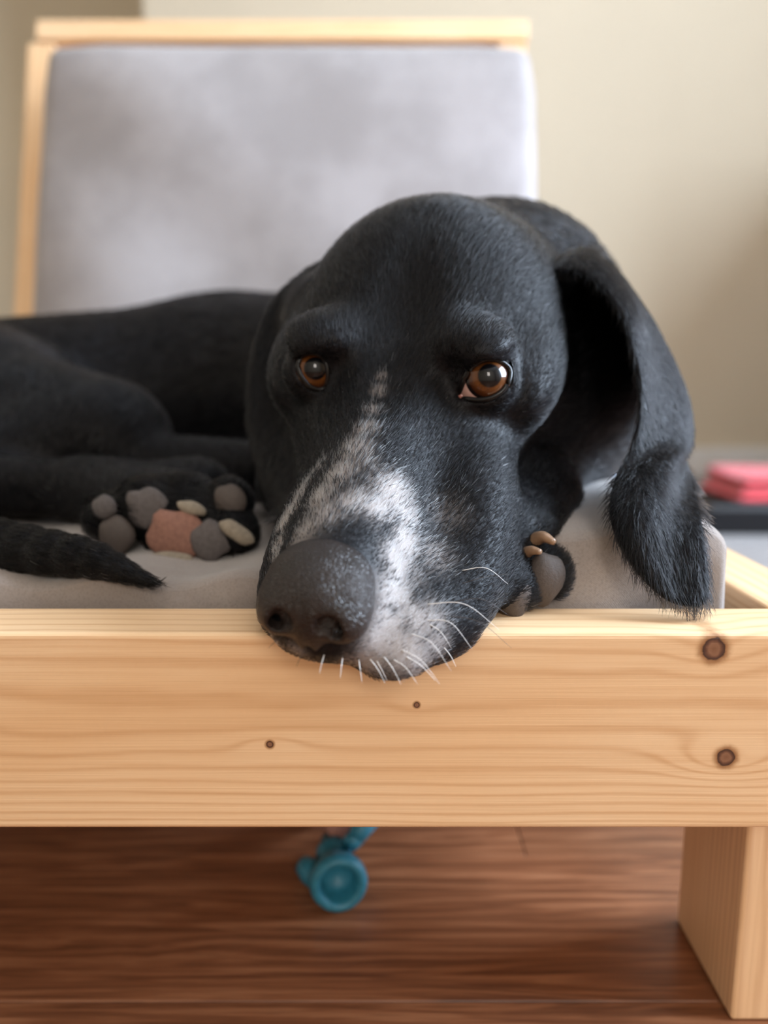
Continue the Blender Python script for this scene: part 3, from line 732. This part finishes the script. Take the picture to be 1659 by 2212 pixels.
# ---- fur
def fur():
    P4 = VD[FD]; ar = np.linalg.norm(np.cross(P4[:, 2] - P4[:, 0], P4[:, 3] - P4[:, 1]), axis=1) * .5
    cen = P4.mean(1); lc = to_loc(cen); fnorm = np.cross(P4[:, 2] - P4[:, 0], P4[:, 3] - P4[:, 1]); fnorm /= np.linalg.norm(fnorm, axis=1, keepdims=True) + 1e-12
    toc = CAMP - cen; toc /= np.linalg.norm(toc, axis=1, keepdims=True)
    den = np.where((lc[:, 1] > -120) & (part_id == 0), 1., .14); den = np.where(part_id > 0, 1.2, den)
    den *= np.where((lc[:, 1] > 20) & (part_id == 0), 1.5, 1.)
    den *= np.where((fnorm * toc).sum(1) < -.35, .15, 1.)
    den *= np.where((cen[:, 2] < RT + .004) & (cen[:, 1] > RF), 0., 1.)
    w = ar * den; N = 280000
    fi = rng.choice(len(FD), N, p=w / w.sum())
    u = rng.random(N)[:, None]; v = rng.random(N)[:, None]
    q = P4[fi]; root = (q[:, 0] * (1 - u) + q[:, 1] * u) * (1 - v) + (q[:, 3] * (1 - u) + q[:, 2] * u) * v
    qn = ND[FD[fi]]; nor = (qn[:, 0] * (1 - u) + qn[:, 1] * u) * (1 - v) + (qn[:, 3] * (1 - u) + qn[:, 2] * u) * v
    nor /= np.linalg.norm(nor, axis=1, keepdims=True) + 1e-9
    pid = part_id[fi]; l = to_loc(root)
    keep = np.ones(N, bool)
    nd_ = nose_sdf(l); keep &= (nd_ > .3) | (pid > 0)
    for c, P in ((eL, POLY_L), (eR, POLY_R)):
        d = np.linalg.norm(root - c, axis=1); near = (d < .035) & (pid == 0)
        px, py, Z = proj(root); s = poly_sd(px, py, P)
        keep &= ~(near & (s < 5))
    flow = np.zeros((N, 3))
    x, y, z = l.T; sx = np.tanh(x / 10)
    fl = np.stack([sx * (.25 + .35 * np.clip((y + 20) / 120, 0, 1)) + .1 * np.sin(y / 9 + z / 7), -np.ones(N), -.25 * np.clip(-z / 40, 0, 1) + .0 * z], 1)
    stop = np.exp(-((y - 15) / 35) ** 2) * np.exp(-(x / 30) ** 2); fl[:, 2] += stop * .5
    flow[:] = fl @ RM
    flow[pid > 0] = np.array([.05, -.05, -1.]); bod = (pid == 0) & (y < -150); flow[bod] = np.array([-.7, .3, -.5])
    tl = (pid == 0) & (root[:, 0] < -.09) & (root[:, 1] < .44) & (root[:, 2] < .285); flow[tl] = np.array([.9, -.25, -.15])
    flow += rng.normal(0, .16, (N, 3)) * np.linalg.norm(flow, axis=1, keepdims=True)
    tan = flow - nor * (flow * nor).sum(1, keepdims=True); tan /= np.linalg.norm(tan, axis=1, keepdims=True) + 1e-9
    L = rng.uniform(.75, 1.2, N) * np.interp(y, [-150, -60, 20, 70, 120, 150], [.009, .0085, .0062, .0062, .0046, .0024])
    L[pid > 0] = rng.uniform(.006, .011, (pid > 0).sum()); L[tl] *= 1.25
    for c in (eL, eR):
        d = np.linalg.norm(root - c, axis=1); L *= np.where(pid == 0, np.interp(d, [.014, .034], [.38, 1.]), 1)
    L *= np.where(pid == 0, np.interp(nd_, [0., 5.], [.4, 1.]), 1)
    lift = np.where(pid > 0, .16, .22) * rng.uniform(.5, 1.6, N)
    wp = np.zeros(N); s_ = (pid == 0) & (y > -20); wp[s_] = white(root[s_])
    # tufts make the marking break up along the hair
    tuf = .5 + .5 * np.sin(root @ np.array([1900., 900, 700])) * np.sin(root @ np.array([-700., 1500, 1700]))
    isw = rng.random(N) < np.clip(wp * 1.05 + (tuf - .5) * .5 * wp * (1 - wp) * 2, 0, .97)
    isw |= (rng.random(N) < .006) & s_ & (y > 0)
    col = np.empty((N, 4), np.float32); col[:, 3] = 1
    b = np.where(rng.random(N) < .13, rng.uniform(.012, .04, N), rng.uniform(.003, .009, N))[:, None]; col[:, :3] = b * np.array([1., .96, 1.02])
    wcol = rng.uniform(.42, .68, isw.sum())[:, None] * np.array([1., .96, .92]); col[isw, :3] = wcol
    rad = np.where(pid > 0, .00013, .000115) * rng.uniform(.75, 1.25, N); rad[bod] = .00028; L[bod] *= 1.5
    root, nor, tan, L, lift, col, rad = [a[keep] for a in (root, nor, tan, L, lift, col, rad)]
    n = len(root); ts = np.array([0, .35, .7, 1.])
    pts = root[:, None] + L[:, None, None] * (ts[None, :, None] * tan[:, None] + (lift[:, None] * (ts - .62 * ts ** 2))[:, :, None] * nor[:, None])
    pts[:, 0] -= nor * .0006
    cu = bpy.data.hair_curves.new('fur'); cu.add_curves([4] * n)
    cu.attributes['position'].data.foreach_set('vector', (pts - DO).reshape(-1).astype(np.float32))
    ra = cu.attributes.get('radius') or cu.attributes.new('radius', 'FLOAT', 'POINT')
    ra.data.foreach_set('value', (rad[:, None] * np.array([1., .95, .7, .12])).reshape(-1).astype(np.float32))
    c_ = cu.attributes.new('hair_color', 'FLOAT_COLOR', 'CURVE'); c_.data.foreach_set('color', col.reshape(-1))
    cu.materials.append(M_hair)
    o = bpy.data.objects.new('fur', cu); COL.objects.link(o); o.parent = dog; tag(o, kind='stuff')
fur()

# ---- whiskers
M_whisk = plain_mat('white whisker', (.85, .83, .80), .35, var=.05); M_whiskd = plain_mat('dark whisker', (.05, .04, .035), .35)
def whisk(px, py, ex, ey, dz=-.004, sag=.0, mat=None, r=.00021):
    a = hit(px, py)
    if a is None: return
    Z = proj(a)[2]; b = pix(ex, ey, Z + dz); ln = np.linalg.norm(b - a); mid_ = (a + b) / 2 + np.array([0, -.06, .06]) * ln + np.array([0, 0, sag * min(1, ln / .02)]); a = a + (a - mid_) / np.linalg.norm(a - mid_) * .0008
    pts = catmull([a, mid_, b], 14); v_, f_ = tube(pts, r * np.linspace(1, .25, 14), 5)
    mesh_obj('whisker', v_, f_, mat or M_whisk, dog, a, True, DO)
for w in ((925, 1305, 1078, 1360, .002, .004), (925, 1340, 1020, 1402, 0, .004), (890, 1370, 975, 1450, -.004, .003), (870, 1405, 950, 1478, -.004, .002), (880, 1420, 940, 1470, 0, .001),
          (850, 1425, 902, 1478, -.004, .002), (830, 1420, 866, 1478, -.004, .001), (800, 1425, 832, 1476, -.004, .001), (815, 1430, 836, 1470, 0, 0), (775, 1425, 782, 1475, -.003, .0), (1000, 1232, 1098, 1262, .002, .003), (930, 1350, 975, 1400, 0, .002),
          (960, 1400, 985, 1440, 0, .001), (740, 1420, 735, 1465, -.003, 0), (700, 1415, 690, 1455, -.003, 0)):
    whisk(*w)
for w in ((960, 1330, 1105, 1400, .002, .003), (1000, 1260, 1100, 1240, .002, .0), (980, 1300, 1100, 1330, 0, .003), (660, 1400, 640, 1440, -.002, 0), (610, 1375, 580, 1400, 0, 0), (595, 1345, 562, 1362, 0, 0)):
    whisk(*w, mat=M_whiskd, r=.00018)

# ------------------------------------------------------------------ rubber toy on the floor below the sofa
M_blue = plain_mat('teal blue rubber', (.025, .20, .30), .45, var=.2, bump=.2); M_peach = plain_mat('faded pink rope', (.45, .22, .17), .8, bump=.6, bscale=600)
tb = pix(733, 1915, .475); toy = empty('chew_toy', (tb[0], tb[1], 0))
tag(toy, 'teal rubber chew toy with open round end lying on the floor under the sofa', 'dog toy')
def lathe(prof, n=32):
    vs, fs = [], []
    for (r, h) in prof:
        for k in range(n): vs.append((r * math.cos(2 * math.pi * k / n), h, r * math.sin(2 * math.pi * k / n)))
    for i in range(len(prof) - 1):
        for k in range(n): fs.append((i * n + k, i * n + (k + 1) % n, (i + 1) * n + (k + 1) % n, (i + 1) * n + k))
    return np.array(vs), fs
def spin(name, prof, loc, rx, rz, mat):
    v_, f_ = lathe(prof); me = bpy.data.meshes.new(name); me.from_pydata(v_.tolist(), [], f_); me.polygons.foreach_set('use_smooth', [True] * len(f_))
    o = bpy.data.objects.new(name, me); COL.objects.link(o); me.materials.append(mat); o.parent = toy; o.location = loc; o.rotation_euler = (rx, 0, rz); return o
spin('cup', [(.0005, .014), (.008, .013), (.0105, .008), (.0115, .001), (.0135, -.0015), (.0165, -.001), (.0182, .003), (.0178, .008), (.0140, .014), (.0105, .020), (.0095, .030), (.0118, .034), (.0118, .040), (.0090, .044), (.0075, .056), (.0005, .060)], (0, 0, .0183), -.10, .16, M_blue)
spin('knob', [(.0005, -.010), (.006, -.009), (.0085, -.003), (.0085, .004), (.006, .012), (.0005, .014)], (-.017, .022, .0105), 0.2, .9, M_blue)
spin('knob', [(.0005, -.012), (.005, -.011), (.0075, -.004), (.0075, .004), (.006, .018), (.0005, .022)], (.014, .040, .0355), .5, -.5, M_blue)
spin('stub', [(.0005, 0), (.0055, .0), (.0060, .006), (.0055, .024), (.0005, .025)], (.004, .030, .0255), .35, -.75, M_blue)
pts = catmull([(-.002, .045, .030), (-.010, .060, .028), (-.018, .075, .020), (-.022, .095, .009)], 26)
v_, f_ = tube(pts, .0085 + .0008 * np.sin(np.arange(26) * 1.6), 12); mesh_obj('rope', v_ + np.array([tb[0], tb[1], 0]), f_, M_peach, toy, tb * [1, 1, 0], True, tb * [1, 1, 0])

# ------------------------------------------------------------------ things on the floor by the far wall
M_rug = fabric_mat('grey brown rug pile', (.235, .215, .21), (.19, .172, .168), 5, 500)
rug = bm_obj('rug', box_bm(1.06, 1.75, .012, .004, 2), M_rug, None, (.90, 1.72, .006)); tag(rug, 'grey brown flat rug on the floor behind the sofa', 'rug')
M_black = plain_mat('black plastic', (.012, .012, .014), .4); M_red = fabric_mat('coral red cloth', (.78, .07, .09), (.66, .05, .07), 20); M_pb = fabric_mat('pale blue grey cloth', (.50, .57, .68), (.42, .49, .60), 16)
def tray(loc, sx, sy, h, mat):
    bm = box_bm(sx, sy, h, .012, 3)
    for v in bm.verts:
        if v.co.z < 0: v.co.x *= .88; v.co.y *= .88
    top = [f for f in bm.faces if f.normal.z > .99]
    r = bmesh.ops.inset_region(bm, faces=top, thickness=.008); bmesh.ops.translate(bm, verts=list({v for f in top for v in f.verts}), vec=(0, 0, -.010))
    return bm_obj('black_tray', bm, mat, None, loc)
tr = tray((.775, 1.64, .012 + .034), .26, .24, .068, M_black); tag(tr, 'shallow black plastic tray on the rug by the far wall', 'tray')
def folded(name, loc, hx, hy, layers, th, mat, seed):
    r = np.random.default_rng(seed); root = empty(name, loc)
    for k in range(layers):
        p = pillow('fold', hx * (1 - .03 * k), hy * (1 - .03 * k), th / 2, mat, (r.uniform(-.006, .006), r.uniform(-.006, .006), th * (k + .5)), (0, 0, r.uniform(-.05, .05)), .25, th * .5, .003, 26, 20, seed + k)
        p.parent = root
    return root
rc = folded('red_cloth', (.835, 1.64, .012 + .066), .115, .10, 3, .019, M_red, 3); tag(rc, 'coral red folded cloth lying on the black tray', 'cloth')
bl = folded('blue_blanket', (.545, 1.99, .0125), .16, .115, 4, .029, M_pb, 9); tag(bl, 'pale blue grey folded blanket on the rug beside the black tray', 'blanket')

M_oak = wood_mat('dark oak shade cabinet', (), light=(.26, .14, .07), mid=(.22, .11, .05), dark=(.12, .055, .025), seed=5.)
shade_cab = empty('added_dresser', (1.72, 1.75, 0)); tag(shade_cab, 'tall dark oak dresser with four drawers, added out of view to shade the back wall', 'added_dresser')  # unseen furniture added to block window light from the lower back wall
for (n, sx, sy, sz, x, y, z) in (('body', .46, .90, .98, 0, 0, .55), ('top', .50, .94, .025, 0, 0, 1.0525)):
    bm_obj(n, box_bm(sx, sy, sz, .003), M_oak, shade_cab, (x, y, z))
for x in (-.20, .20):
    for y in (-.41, .41): bm_obj('foot', box_bm(.04, .04, .06, .003), M_oak, shade_cab, (x, y, .03))
for k in range(4):
    d = bm_obj('drawer', box_bm(.02, .84, .215, .004), M_oak, shade_cab, (-.24, 0, .19 + k * .235))
    for y in (-.22, .22):
        bm = bmesh.new(); bmesh.ops.create_uvsphere(bm, u_segments=16, v_segments=10, radius=.016); bm_obj('knob', bm, M_black, d, (-.022, y, 0), (0, 0, 0), True)
